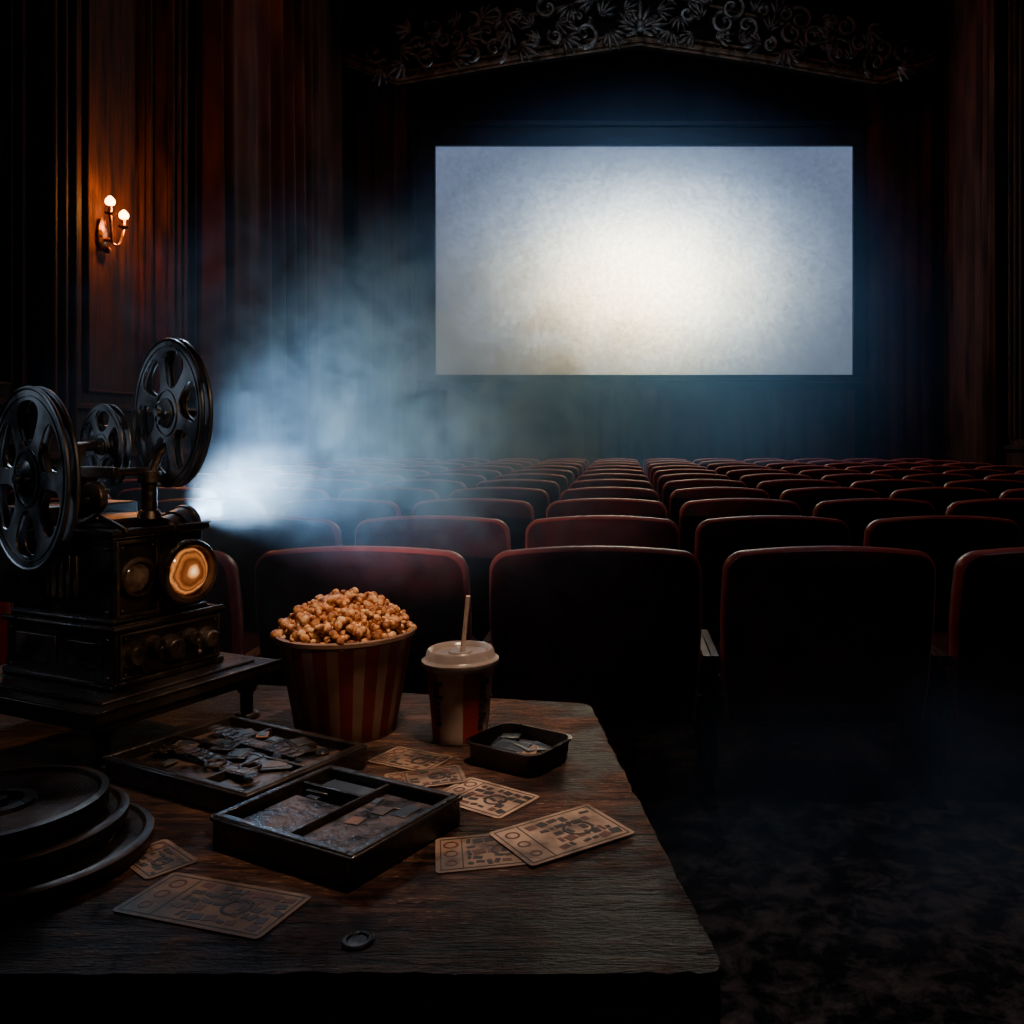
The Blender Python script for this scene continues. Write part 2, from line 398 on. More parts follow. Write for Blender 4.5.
leaf(.28,7.62,.42,math.pi/2); leaf(.28,7.60,.3,math.pi*.15); leaf(.28,7.6,.3,math.pi*.85); sph(bm,(.28,D-.12,7.66),.10)
finish('pediment_carving',bm,[M_gilt],ped)

# ---------------------------------------------------------------- wall sconce
M_bulb=emit('flame_bulb',(1.0,.36,.09),26)
bm=bmesh.new(); ys=8.11; zs=3.06; x0=XL
sph(bm,(x0+.02,ys,zs),1,s=(.03,.075,.15)); sph(bm,(x0+.06,ys,zs-.14),.035); cyl(bm,(x0+.02,ys,zs-.05),(x0+.09,ys,zs-.05),.02,seg=12)
for sg,yy,zb in ((-1,8.0,3.27),(1,8.22,3.20)):
    pts=[]
    for i in range(13):
        t=i/12; pts.append((x0+.09+.06*math.sin(t*math.pi/2),ys+(yy-ys)*t,zs-.05-.10*math.sin(t*math.pi)+(zb-.06-zs+.05)*t))
    tube(bm,pts,.013,8)
    M=Matrix.Translation((x0+.15,yy,zb-.07))
    lathe(bm,[(.008,0),(.035,.01),(.05,.025),(.02,.03),(.018,.032),(.018,.085),(.012,.088)],20,M)
    lathe(bm,[(.010,.088),(.034,.100),(.042,.120),(.036,.145),(.014,.170),(.001,.178)],16,M,mf=lambda j,i:1)
finish('wall_sconce',bm,[M_brass,M_bulb])

# ---------------------------------------------------------------- theatre seats
SP=.765
def seat_mesh():
    bm=bmesh.new()
    hw=.352; z0=.28; z1=.893
    def outline():
        pts=[]; r=.075
        pts+= [(-hw+.02,z0),(-hw+.008,z0+.15),(-hw,z1-.25),(-hw+.002,z1-.16)]
        for k_ in range(1,9):
            a=math.pi-math.pi/2*k_/8; pts.append((-hw+.004+r+r*math.cos(a),z1-.018-r+r*math.sin(a)))
        for k_ in range(1,9):
            t=k_/9; x=-hw+r+(2*(hw-r))*t; pts.append((x,z1-.018*(2*t-1)**2))
        right=[(-x,z) for x,z in reversed(pts[:12])]
        return pts+right
    o=outline(); cz0=.6
    def lay(ins,y):
        ring=[]
        for x,z in o:
            fx=x*(1-ins/hw); fz=cz0+(z-cz0)*(1-ins/.31)
            ring.append(bm.verts.new((fx,y+.30*fx*fx*1.3-.17*(fz-.45),fz)))
        return ring
    prof=[(.06,-.060),(.028,-.057),(.012,-.050),(.003,-.036),(0,-.02),(0,.0),(.004,.022),(.02,.045),(.05,.058),(.10,.064)]
    rings=[lay(i,y) for i,y in prof]
    mi=[0,0,1,1,1,0,0,0,0]
    for j in range(len(rings)-1):
        n=len(o)
        for i in range(n):
            f=bm.faces.new((rings[j][i],rings[j][(i+1)%n],rings[j+1][(i+1)%n],rings[j+1][i])); f.material_index=mi[j]
    def cap(ring,mat_i,bulge):
        n=len(ring); h=n//2
        L_=ring[:h]; R_=list(reversed(ring))[:h]
        cols=[]
        for a_,b2 in zip(L_,R_):
            rowv=[a_]
            for k_ in range(1,8):
                t=k_/8; p=a_.co.lerp(b2.co,t)
                x=p.x; p=Vector((x, (a_.co.y)-.39*(a_.co.x**2)+.39*x*x+bulge*math.sin(math.pi*t), p.z)); rowv.append(bm.verts.new(p))
            rowv.append(b2); cols.append(rowv)
        for r1,r2 in zip(cols,cols[1:]):
            for i in range(8):
                try: f=bm.faces.new((r1[i],r1[i+1],r2[i+1],r2[i])); f.material_index=mat_i
                except Exception: pass
    cap(rings[0],0,0); cap(rings[-1],0,.01)
    M=Matrix.Translation((0,.34,.40))@Matrix.Rotation(.08,4,'X')
    pr=rrect(.62,.50,.08)
    rr=[]
    for s,z in ((.93,-.07),(.99,-.05),(1,0),(.98,.03),(.90,.055),(.6,.065)):
        rr.append([bm.verts.new(M@Vector((x*s,y*s,z))) for x,y in pr])
    n=len(pr)
    for j in range(len(rr)-1):
        for i in range(n): bm.faces.new((rr[j][i],rr[j][(i+1)%n],rr[j+1][(i+1)%n],rr[j+1][i])).material_index=0
    bm.faces.new(rr[0]).material_index=2; bm.faces.new(rr[-1]).material_index=0
    for sx in (-1,1):
        x=sx*.3685
        box(bm,(x,.20,.50),(.024,.42,.035),4); cyl(bm,(x,-.01,.497),(x,-.01,.523),.0118,seg=10,mi=4)
        box(bm,(x,.20,.30),(.020,.34,.38),3)
        box(bm,(x,.20,.06),(.022,.10,.12),3); box(bm,(x,.20,.008),(.024,.36,.016),3)
        box(bm,(sx*.345,.05,.36),(.04,.03,.03),3); box(bm,(sx*.335,.30,.36),(.06,.03,.03),3)
    bmesh.ops.recalc_face_normals(bm,faces=bm.faces)
    me=bpy.data.meshes.new('theater_seat'); bm.to_mesh(me); bm.free()
    for m_ in (M_seat,M_piperim,M_shell,M_iron,M_arm): me.materials.append(m_)
    for p in me.polygons: p.use_smooth=True
    me.set_sharp_from_angle(angle=math.radians(50))
    return me
sm=seat_mesh()
for r in range(11):
    for c in range(-5,7):
        ob=bpy.data.objects.new('theater_seat',sm); col.objects.link(ob)
        ob.location=(-.087+SP*c,2.95+1.1*r+.03,0)

# ---------------------------------------------------------------- table
TZ=.75
cor=[(.097,.835),(-.06,1.675),(-1.75,2.0),(-1.75,.835)]
def edge_pts():
    pts=[]; rr=random.Random(5)
    n=len(cor)
    for i in range(n):
        a=Vector(cor[i]); b2=Vector(cor[(i+1)%n]); L0=(b2-a).length; k_=int(L0/.018)
        d=(b2-a)/L0; nn=Vector((d.y,-d.x))
        for j in range(k_):
            s=L0*j/k_
            if s<.03 or L0-s<.03: continue
            q=a+d*s+nn*((rr.random()-.5)*.0025+(-.003 if rr.random()<.1 else 0)); pts.append((q.x,q.y))
        c=b2; d2=(Vector(cor[(i+2)%n])-b2).normalized()
        p0=c-d*.025; p2=c+d2*.025
        for t in (.0,.25,.5,.75,1.0):
            q=p0*(1-t)**2+c*2*t*(1-t)+p2*t*t; pts.append((q.x,q.y))
    return pts
bm=bmesh.new(); ep=edge_pts()
holed(bm,[ep],-.055,0)
top=finish('table_top',bm,[M_table],bevel=.004,seg=3,auto=30)
bm=bmesh.new()
for (x,y) in ((-.04,.95),(-.14,1.55),(-1.65,.95),(-1.65,1.8)):
    box(bm,(x,y,-.40),(.08,.08,.70))
box(bm,(-.83,.93,-.11),(1.6,.03,.11)); box(bm,(-.09,1.25,-.11),(.03,.6,.11),rz=.17); box(bm,(-.9,1.68,-.11),(1.5,.03,.11),rz=-.16)
legs=finish('table_legs',bm,[M_table],bevel=.005)
tb=empty('worn_wooden_table',(0,0,TZ)); top.parent=tb; legs.parent=tb

# ---------------------------------------------------------------- popcorn bucket
pb=empty('popcorn_bucket',(-.466,1.525,TZ))
bm=bmesh.new(); seg=144; R0,R1,Hb=.081,.110,.166
prof=[(R0-.004,.004),(R0,0),(R0+.001,.003)]+[(R0+(R1-R0)*t,Hb*t) for t in (.2,.4,.6,.8,.97)]+[(R1+.004,Hb-.002),(R1+.0045,Hb+.004),(R1,Hb+.006),(R1-.004,Hb+.002),(R1-.006,Hb-.02),(R1-.02,Hb-.06),(.01,Hb-.06)]
lathe(bm,prof,seg,mf=lambda j,i:(1 if (i%9)<4 else 0) if 2<=j<7 else 1)
finish('paper_tub',bm,[M_redstripe,M_cream],pb)
bm=bmesh.new(); rp=random.Random(11)
def kernel(c,s):
    q=Euler((rp.random()*6,rp.random()*6,rp.random()*6)).to_matrix()
    nb=rp.choice((4,5,6))
    for i in range(nb):
        a=2*math.pi*i/nb+rp.random()*.9; d=.45+.45*rp.random(); o=q@Vector((math.cos(a)*d,math.sin(a)*d,(rp.random()-.5)*1.1))
        sph(bm,c+o*s,s*(.28+.36*rp.random()),s=(1,.7+.5*rp.random(),.6+.5*rp.random()),rot=Euler((rp.random()*6,rp.random()*6,0)),sub=2)
def domez(r): return Hb-.012+.056*max(0,1-(r/R1)**2.0)**.8
for i in range(240):
    r=R1*.92*math.sqrt((i+.5)/240); a=i*2.39996+rp.random()*.4
    z=domez(r)+(rp.random()-.4)*.018
    kernel(Vector((r*math.cos(a),r*math.sin(a),z)),.011+.005*rp.random())
for i in range(46):
    r=R1*(.1+.66*rp.random()); a=rp.random()*6.28; kernel(Vector((r*math.cos(a),r*math.sin(a),domez(r)+.013)),.0125)
finish('popcorn',bm,[M_pop],pb,auto=180)

# ---------------------------------------------------------------- cup
cp=empty('soda_cup',(-.267,1.487,TZ))
bm=bmesh.new(); sg=96; r0,r1,hc=.044,.0555,.128
def cupmf(j,i):
    if 3<=j<=9: return 1 if 4<=i%24<15 else 0
    return 0
prof=[(.03,.006),(r0-.004,.004),(r0,0),(r0+.001,.004)]+[(r0+(r1-r0)*t,hc*t) for t in (.12,.3,.5,.7,.85,.97)]+[(r1,hc)]
lathe(bm,prof,sg,mf=cupmf)
for kk in range(4):
    a=math.radians(-90-52+kk*90+18)
    for q in range(7):
        z=.035+q*.011; r=r0+(r1-r0)*z/hc+.0006
        for w in range(rp.choice((2,3))):
            aa=a+(w-.8)*.13
            box(bm,(r*math.cos(aa),r*math.sin(aa),z),(.0008,.0055,.006+.003*rp.random()),2,rz=aa)
finish('paper_cup',bm,[M_cupcream,M_cupred,M_ink],cp)
bm=bmesh.new()
lathe(bm,[(r1,hc-.006),(r1+.005,hc-.008),(r1+.0075,hc-.003),(r1+.0075,hc+.003),(r1+.003,hc+.006),(r1+.001,hc+.008),(r1-.001,hc+.018),(r1-.004,hc+.021),(r1-.008,hc+.019),(r1-.012,hc+.013),(.02,hc+.013),(.018,hc+.016),(.006,hc+.016)],64)
finish('cup_lid',bm,[M_lid],cp)
bm=bmesh.new(); tube(bm,[(.002,0,.05),(.0035,-.004,hc+.01),(.015,-.012,hc+.108)],.0038,12)
finish('drinking_straw',bm,[M_straw],cp)

# ---------------------------------------------------------------- open cases with slides & film
M_slide=mat('slide_mount',(.10,.065,.045),(.025,.018,.014),20,.4,.6)
M_blue=mat('blue_photo',(.06,.08,.11),(.012,.018,.028),26,.3,.5)
M_amber=mat('amber_label',(.22,.095,.045),(.06,.026,.014),30,.5)
M_photo=mat('dark_photo_print',(.075,.045,.034),(.010,.008,.007),30,.22,.5,detail=12,lo=.42,hi=.58,bump=.15)
def open_case(name,c,rz,w,l,h,divs):
    e=empty(name,(c[0],c[1],TZ),(0,0,rz))
    bm=bmesh.new(); t=.010
    box(bm,(0,0,.003),(w,l,.006))
    for sx in (-1,1): box(bm,(sx*(w/2-t/2),0,h/2),(t,l,h))
    for sy in (-1,1): box(bm,(0,sy*(l/2-t/2),h/2),(w-2*t+.001,t,h))
    for sx in (-1,1): box(bm,(sx*(w/2+.001),0,h-.005),(.004,l+.004,.006))
    for sy in (-1,1): box(bm,(0,sy*(l/2+.001),h-.005),(w+.004,.004,.006))
    finish('case',bm,[M_boxw],e,bevel=.002)
    bm=bmesh.new(); box(bm,(0,0,.008),(w-2*t,l-2*t,.004)); finish('lining',bm,[M_felt],e,smooth=False)
    bm=bmesh.new()
    for (x0,y0,x1,y1) in divs:
        X0,X1,Y0,Y1=x0*(w/2-t),x1*(w/2-t),y0*(l/2-t),y1*(l/2-t)
        box(bm,((X0+X1)/2,(Y0+Y1)/2,h*.5),(max(abs(X1-X0),.005),max(abs(Y1-Y0),.005),h*.84))
    finish('dividers',bm,[M_boxw],e,bevel=.001)
    return e
e1=open_case('slide_storage_case',(-.567,1.327),math.radians(-28),.298,.214,.037,[(-1,.05,1,.05),(-.3,.05,-.3,1),(.35,-1,.35,.05)])
rr=random.Random(2)
bm=bmesh.new()
for (x,y,sx,sy) in ((-.093,.055,.085,.080),(.052,.055,.165,.078),(-.046,-.047,.170,.092),(.096,-.047,.075,.092)):
    box(bm,(x,y,.017),(sx,sy,.012),0); box(bm,(x,y,.0245),(sx-.008,sy-.008,.003),5)
for i in range(13):
    x=(rr.random()-.5)*.22; y=(rr.random()-.5)*.15; z=.029+.003*rr.random(); s=rr.choice((.018,.026,.034))
    q=Euler(((rr.random()-.5)*.12,(rr.random()-.5)*.12,rr.random()*3.14)).to_matrix()
    mi=rr.choice((0,0,1,2,5,4,2))
    box(bm,(x,y,z),(s*1.4,s,.002),mi,rot=q)
    box(bm,(x,y,z+.0016),(s*.95,s*.66,.001),1 if mi!=1 else 0,rot=q)
for i in range(4):
    x=-.10+.055*i+(rr.random()-.5)*.01; y=-.05+rr.random()*.02
    torus(bm,.013,.0030,Matrix.Translation((x,y,.034)),24,6,3)
finish('slides_and_negatives',bm,[M_slide,M_glass,M_film,M_can,M_amber,M_photo],e1,bevel=.0005,seg=1)
bm=bmesh.new()
for s0 in range(2):
    pts=[]; y0=-.05+.085*s0
    for i in range(16):
        t=i/15; pts.append((-.11+.21*t,y0+.012*math.sin(t*4+s0),.036+.004*math.sin(t*7+s0*2)))
    w=.012
    vs=[(bm.verts.new((p[0],p[1]-w,p[2])),bm.verts.new((p[0],p[1]+w,p[2]))) for p in pts]
    for a_,b2 in zip(vs,vs[1:]): bm.faces.new((a_[0],b2[0],b2[1],a_[1])).material_index=0
    for p in pts:
        for sg2 in (-1,1): box(bm,(p[0],p[1]+sg2*w*.82,p[2]+.0007),(.004,.0025,.0008),1)
        box(bm,(p[0],p[1],p[2]+.0007),(.009,.013,.0006),2)
finish('film_strips',bm,[M_film,M_slide,M_photo],e1)
e2=open_case('glass_slide_case',(-.352,1.122),math.radians(-28),.228,.19,.04,[(0.02,-1,0.02,1),(-1,.45,0.02,.45)])
bm=bmesh.new()
for (x,y,sx,sy,mi,rz) in ((.054,-.002,.090,.150,5,.0),(-.050,-.033,.086,.098,5,.0),(-.050,.060,.080,.038,1,.0)):
    box(bm,(x,y,.022),(sx+.004,sy+.004,.008),6,rz=rz); box(bm,(x,y,.027),(sx,sy,.003),mi,rz=rz)
for i in range(8):
    x=(rr.random()-.5)*.15; y=.03+(rr.random()-.5)*.08
    box(bm,(x,y,.0295),(.012+.03*rr.random(),.008+.014*rr.random(),.0012),rr.choice((1,2,3,4,6)),rz=rr.choice((0,1.57))+.3*rr.random())
finish('glass_slides',bm,[M_paper2,M_glass,M_amber,M_slide,M_blue,M_photo,M_film],e2,bevel=.0006,seg=1)

# small tin
tin=empty('small_open_tin',(-.158,1.382,TZ),(0,0,math.radians(-31)))
bm=bmesh.new(); w,l,h=.136,.108,.034
def ringz(s,z,r=.022):
    return [bm.verts.new((x,y,z)) for x,y in rrect(w*s,l*s*1.0+(s-1)*.02,r)]
R=[ringz(.93,0),ringz(.95,.003),ringz(.99,h-.004),ringz(1.03,h-.003),ringz(1.035,h),ringz(.97,h+.001),ringz(.95,h-.004),ringz(.90,.004)]
n=len(R[0])
for j in range(len(R)-1):
    for i in range(n): bm.faces.new((R[j][i],R[j][(i+1)%n],R[j+1][(i+1)%n],R[j+1][i]))
bm.faces.new(R[0]); bm.faces.new(R[-1])
finish('tin_body',bm,[M_can],tin)
bm=bmesh.new()
for (x,y,z,sx,sy,rz,mi,tl) in ((-.02,.0,.018,.06,.05,.2,0,.15),(.022,.006,.024,.05,.055,-.3,1,-.2),(.0,-.018,.028,.055,.03,.05,1,.1),(.03,-.02,.026,.03,.03,.6,2,.1),(-.032,.02,.026,.03,.03,.5,0,-.1)):
    box(bm,(x,y,z),(sx,sy,.003),mi,rot=(Matrix.Rotation(rz,3,'Z')@Matrix.Rotation(tl,3,'X')))
finish('tin_contents',bm,[M_glass,M_blue,M_paper2],tin,bevel=.0008,seg=1)

# tickets
def card(c,w,l,rz,z,m_,seed):
    e=empty('vintage_ticket',(c[0],c[1],TZ+z),(0,0,math.radians(rz))); rr=random.Random(seed)
    bm=bmesh.new(); pr=rrect(w,l,.006,4)
    holed(bm,[pr],0,.0012)
    finish('ticket_card',bm,[m_],e,smooth=False)
    bm=bmesh.new(); zt=.0014
    def q(x,y,sx,sy,mi=0,r=0): box(bm,(x,y,zt),(sx,sy,.0004),mi,rz=r)
    bw=w/2-.006; bl=l/2-.006
    for sx in (-1,1): q(sx*bw,0,.0014,2*bl)
    for sy in (-1,1): q(0,sy*bl,2*bw,.0014)
    q(-bw*.55,0,.0014,2*bl)
    for y in [bl*(-.72+.36*i) for i in range(5)]:
        x=-bw*.45
        while x<bw*.85:
            s=.004+.011*rr.random()
            if rr.random()<.80: q(x+s/2,y+(rr.random()-.5)*.004,s,bl*.12+bl*.18*rr.random(),rr.choice((0,0,0,1)),(rr.random()-.5)*.7)
            x+=s+.0028
    for i in range(3):
        torus(bm,.006+.001*i,.0016,Matrix.Translation((-bw*.78,bl*(-.6+.6*i),zt))@Matrix.Diagonal((1,1,.3,1)),20,5,1)
    torus(bm,bl*.38,.0022,Matrix.Translation((bw*.35,0,zt))@Matrix.Diagonal((1,1,.3,1)),28,5,0)
    finish('ticket_print',bm,[M_ink,M_redink],e,smooth=False)
card((-.075,1.122),.150,.108,36,.003,M_paper,1)
card((-.435,.958),.185,.088,-17,.0005,M_paper2,2)
card((-.190,1.240),.13,.088,-33,.0005,M_paper,3)
card((-.160,1.080),.125,.09,12,.0004,M_paper2,4)
card((-.325,1.385),.11,.075,-25,.0005,M_paper2,5)
card((-.285,1.305),.11,.07,20,.002,M_paper2,6)
card((-.548,1.06),.09,.06,-40,.0005,M_paper2,7)
bm=bmesh.new(); lathe(bm,[(.002,.0015),(.009,.0015),(.011,.003),(.014,.003),(.016,.0015),(.016,0),(.001,0)],32)
finish('old_coin',bm,[M_can],loc=(-.261,.888,TZ+.0003))

# ---------------------------------------------------------------- film cans
def film_can(loc,R,h,reel=False):
    bm=bmesh.new()
    pr=[(.01,0),(R-.003,0),(R,.003),(R,h*.45),(R+.003,h*.5),(R+.003,h-.002),(R,h),(R-.006,h+.001),(R-.010,h-.003),(R*.72,h-.003),(R*.70,h-.0015),(R*.42,h-.0015),(R*.40,h-.004),(R*.2,h-.004),(R*.18,h),(R*.06,h),(R*.05,h-.006),(.002,h-.006)]
    if reel:
        pr=[(.01,0),(R-.003,0),(R,.003),(R,h),(R-.008,h+.001),(R-.010,h-.006)]
        rr_=R-.012
        while rr_>R*.36:
            pr+= [(rr_,h-.004),(rr_-.002,h-.0048)]; rr_-=.004
        pr+=[(R*.34,h),(R*.24,h+.001),(R*.22,h-.006),(R*.1,h-.006),(R*.09,h+.003),(R*.03,h+.003)]
    lathe(bm,pr,80)
    finish('film_can',bm,[M_can],loc=loc,auto=25)
film_can((-.702,1.052,TZ),.135,.022)
film_can((-.727,1.062,TZ+.0245),.125,.021)
film_can((-.735,1.058,TZ+.048),.115,.022,True)

# ---------------------------------------------------------------- film projector
Rz=math.radians(-24.5)
pj=empty('film_projector',(-.766,1.30,TZ),(0,0,Rz))
bm=bmesh.new()   # platform
box(bm,(-.20,.175,.088),(.42,.35,.018)); box(bm,(-.20,.175,.072),(.40,.33,.016)); box(bm,(-.2,.175,.0995),(.36,.29,.005))
for (x,y) in ((-.03,.04),(-.03,.31),(-.38,.04),(-.37,.31)):
    cyl(bm,(x,y,.0),(x,y,.01),.022,.018,20); cyl(bm,(x,y,.01),(x,y,.066),.011,seg=14); cyl(bm,(x,y,.045),(x,y,.066),.014,.022,20)
finish('platform',bm,[M_blk],pj,bevel=.003)
bm=bmesh.new()   # lower module
box(bm,(-.195,.18,.152),(.27,.20,.098)); box(bm,(-.195,.18,.196),(.282,.212,.010)); box(bm,(-.195,.18,.108),(.28,.21,.012))
finish('lower_housing',bm,[M_blk],pj,bevel=.004)
bm=bmesh.new()   # upper module
box(bm,(-.20,.175,.27),(.24,.17,.14)); box(bm,(-.20,.175,.343),(.26,.185,.012)); box(bm,(-.21,.175,.356),(.20,.13,.016)); box(bm,(-.2,.175,.205),(.255,.18,.01))
box(bm,(-.30,.17,.30),(.10,.19,.16))
finish('lamp_housing',bm,[M_blk],pj,bevel=.004)
bm=bmesh.new()   # trims, bolts, vents
fx=-.0795
for (y0,y1,z0,z1) in ((.094,.164,.212,.330),):
    for y in (y0,y1): box(bm,(fx+.004,y,(z0+z1)/2),(.010,.006,z1-z0+.006))
    for z in (z0,z1): box(bm,(fx+.004,(y0+y1)/2,z),(.010,y1-y0,.006))
    for y in (y0+.008,y1-.008):
        for z in (z0+.009,z1-.009): sph(bm,(fx+.006,y,z),.004,sub=1)
for z in (.118,.186): box(bm,(-.058,.18,z),(.006,.19,.004))
for y in (.088,.272): box(bm,(-.058,y,.152),(.006,.004,.07))
for y in (.095,.265):
    for z in (.124,.180): sph(bm,(-.056,y,z),.0035,sub=1)
for i in range(6): box(bm,(-.165-.018*i,.0895,.27),(.008,.006,.07))
for x in (-.09,-.31):
    for z in (.22,.32): sph(bm,(x,.088,z),.004,sub=1)
for x in (-.075,-.315):
    for z in (.12,.18): sph(bm,(x,.079,z),.004,sub=1)
box(bm,(-.13,.079,.152),(.08,.003,.04)); box(bm,(-.25,.079,.152),(.10,.003,.045))
for z in (.349,.337): box(bm,(-.069,.175,z),(.003,.186,.002))
box(bm,(-.0585,.18,.2015),(.006,.205,.003)); box(bm,(.0105,.175,.0975),(.003,.35,.003))
finish('trim_and_bolts',bm,[M_metal],pj,bevel=.001)
Mx=Matrix.Rotation(math.pi/2,4,'Y')
def atx(x,y,z): return Matrix.Translation((x,y,z))@Mx
bm=bmesh.new()
for i,(y,z,r) in enumerate(((.108,.152,.017),(.145,.160,.013),(.178,.148,.019),(.215,.158,.013),(.248,.150,.016))):
    lathe(bm,[(r*1.25,0),(r*1.25,.003),(r*.9,.004),(r*.95,.016),(r*.8,.02),(r*.3,.021),(.001,.019)],20,atx(-.06,y,z))
    cyl(bm,(-.04,y,z),(-.0375,y,z+r*.8),.0015,seg=6)
for y in (.125,.197,.232): sph(bm,(-.056,y,.130),.006,sub=2)
finish('control_knobs',bm,[M_metal],pj,auto=40)
def lens_mat():
    m,nt,b=new_mat('amber_lens'); N=nt.nodes; L=nt.links
    tc=N.new('ShaderNodeTexCoord'); w=N.new('ShaderNodeVectorMath'); w.operation='LENGTH'
    mp=N.new('ShaderNodeMapping'); mp.inputs['Location'].default_value=(0,0,0); mp.inputs['Scale'].default_value=(0,24,24)
    L.new(tc.outputs['Object'],mp.inputs['Vector']); L.new(mp.outputs['Vector'],w.inputs[0])
    nz=N.new('ShaderNodeTexNoise'); nz.inputs['Scale'].default_value=45; nz.inputs['Detail'].default_value=6; L.new(tc.outputs['Object'],nz.inputs['Vector'])
    ad=N.new('ShaderNodeMath'); ad.operation='MULTIPLY_ADD'; ad.inputs[1].default_value=.35; L.new(nz.outputs['Fac'],ad.inputs[0]); L.new(w.outputs['Value'],ad.inputs[2])
    sb=N.new('ShaderNodeMath'); sb.operation='SUBTRACT'; sb.inputs[1].default_value=.17; L.new(ad.outputs[0],sb.inputs[0])
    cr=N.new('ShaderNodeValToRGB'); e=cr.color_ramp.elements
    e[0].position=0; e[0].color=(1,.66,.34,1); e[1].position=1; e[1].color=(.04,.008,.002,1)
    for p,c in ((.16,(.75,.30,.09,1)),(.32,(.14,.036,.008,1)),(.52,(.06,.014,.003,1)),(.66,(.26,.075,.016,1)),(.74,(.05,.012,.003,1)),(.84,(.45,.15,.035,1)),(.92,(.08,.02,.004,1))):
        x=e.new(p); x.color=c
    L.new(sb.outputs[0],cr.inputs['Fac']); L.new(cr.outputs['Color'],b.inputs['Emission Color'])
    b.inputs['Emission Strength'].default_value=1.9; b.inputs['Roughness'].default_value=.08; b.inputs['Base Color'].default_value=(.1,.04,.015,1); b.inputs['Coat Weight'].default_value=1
    return m
M_lens=lens_mat()
M_lens2=mat('dusty_lens',(.30,.20,.145),(.06,.042,.033),60,.15,.4,coat=.8)
bm=bmesh.new()
lathe(bm,[(.033,0),(.033,.008),(.030,.012),(.026,.012),(.024,.004),(.0235,.0)],40,atx(-.078,.129,.271))
finish('condenser_ring',bm,[M_metal],pj)
bm=bmesh.new(); lathe(bm,[(.0245,0),(.020,.004),(.012,.007),(.001,.008)],40,atx(-.077,.129,.271)); finish('condenser_glass',bm,[M_lens2],pj)
bm=bmesh.new()
lathe(bm,[(.040,0),(.040,.010),(.045,.012),(.045,.018),(.042,.020),(.050,.024),(.054,.028),(.054,.036),(.051,.040),(.044,.040),(.042,.034),(.040,.03)],48,Matrix())
o_=finish('lens_barrel',bm,[M_metal],pj); o_.location=(-.080,.205,.272); o_.rotation_euler=(0,math.pi/2,0)
bm=bmesh.new(); lathe(bm,[(.0425,-.004),(.036,.002),(.024,.008),(.012,.011),(.001,.012)],48,Mx)
o_=finish('front_lens',bm,[M_lens],pj); o_.location=(-.080+.031,.205,.272)
bm=bmesh.new()
Ri=Matrix.Rotation(-Rz,3,'Z'); wd=Vector((.08,1,.185)).normalized(); ldir=Ri@wd
wpos=Vector((-.765,1.565,1.098)); lp=Ri@(wpos-Vector((-.766,1.30,TZ)))
q=ldir.to_track_quat('Z','Y').to_matrix().to_4x4(); MB=Matrix.Translation(lp)@q
lathe(bm,[(.02,-.06),(.024,-.055),(.024,-.03),(.027,-.028),(.027,0),(.029,.002),(.029,.010),(.027,.012),(.024,.012),(.024,.008),(.001,.008)],40,MB)
finish('projection_lens_barrel',bm,[M_blk],pj)
def reel(name,c,R,holes=6,filmR=.42,ph=0.2,yaw=-9.5):
    bm=bmesh.new(); gap=.0065
    M=Matrix.Translation(c)@Matrix.Rotation(math.radians(yaw),4,'Z')@Matrix.Rotation(math.pi/2,4,'X')
    loops=[circ(R*.975,72)]
    for k_ in range(holes):
        th=ph+2*math.pi*k_/holes; lp=[]
        for i in range(28):
            a=2*math.pi*i/28; ca=math.copysign(abs(math.cos(a))**.7,math.cos(a)); sa=math.copysign(abs(math.sin(a))**.7,math.sin(a))
            r=R*(.60+.25*ca); wdt=(math.pi/holes)*(.72+.07*ca)
            lp.append((r*math.cos(th+wdt*sa),r*math.sin(th+wdt*sa)))
        loops.append(lp)
    loops.append(circ(R*.06,20))
    for sgn in (-1,1):
        z=sgn*gap
        holed(bm,loops,z-.0015,z+.0015,M)
        torus(bm,R*.975,R*.025,M@Matrix.Translation((0,0,z)),72,8)
        torus(bm,R*.89,R*.010,M@Matrix.Translation((0,0,z+sgn*.002)),72,6)
        torus(bm,R*.30,R*.016,M@Matrix.Translation((0,0,z+sgn*.002)),48,6)
    lathe(bm,[(R*.09,-.020),(R*.13,-.016),(R*.2,-.0115),(R*.2,.0115),(R*.13,.016),(R*.09,.020)],32,M)
    lathe(bm,[(R*.05,-.026),(R*.05,.026)],16,M)
    for k_ in range(3):
        a=2*math.pi*k_/3; cyl(bm,M@Vector((R*.15*math.cos(a),R*.15*math.sin(a),-.018)),M@Vector((R*.15*math.cos(a),R*.15*math.sin(a),.018)),R*.025,seg=8)
    lathe(bm,[(R*.19,-.0045),(R*filmR,-.0045),(R*filmR,.0045),(R*.19,.0045)],56,M,mf=lambda j,i:1,close=False)
    return finish(name,bm,[M_steel,M_film],pj,auto=30)
reel('feed_reel',(-.085,.20,.537),.126,6,.34,.2,-14)
reel('takeup_reel',(-.19,.035,.432),.145,6,.42,.5,-11)
reel('spare_reel',(-.25,.20,.480),.075,5,.5)
bm=bmesh.new()  # arms and posts
cyl(bm,(-.105,.175,.36),(-.105,.175,.43),.012,seg=16); cyl(bm,(-.105,.175,.36),(-.105,.175,.375),.02,.016,16); cyl(bm,(-.105,.175,.42),(-.105,.175,.44),.018,seg=16)
tube(bm,[(-.105,.175,.43),(-.10,.19,.47),(-.09,.222,.50),(-.08,.235,.537)],.008,10); cyl(bm,(-.08,.245,.537),(-.08,.20,.537),.008,seg=12)
box(bm,(-.18,.10,.44),(.19,.010,.018),rz=0); box(bm,(-.18,.10,.41),(.15,.008,.008))
cyl(bm,(-.105,.10,.44),(-.105,.18,.44),.007,seg=10)
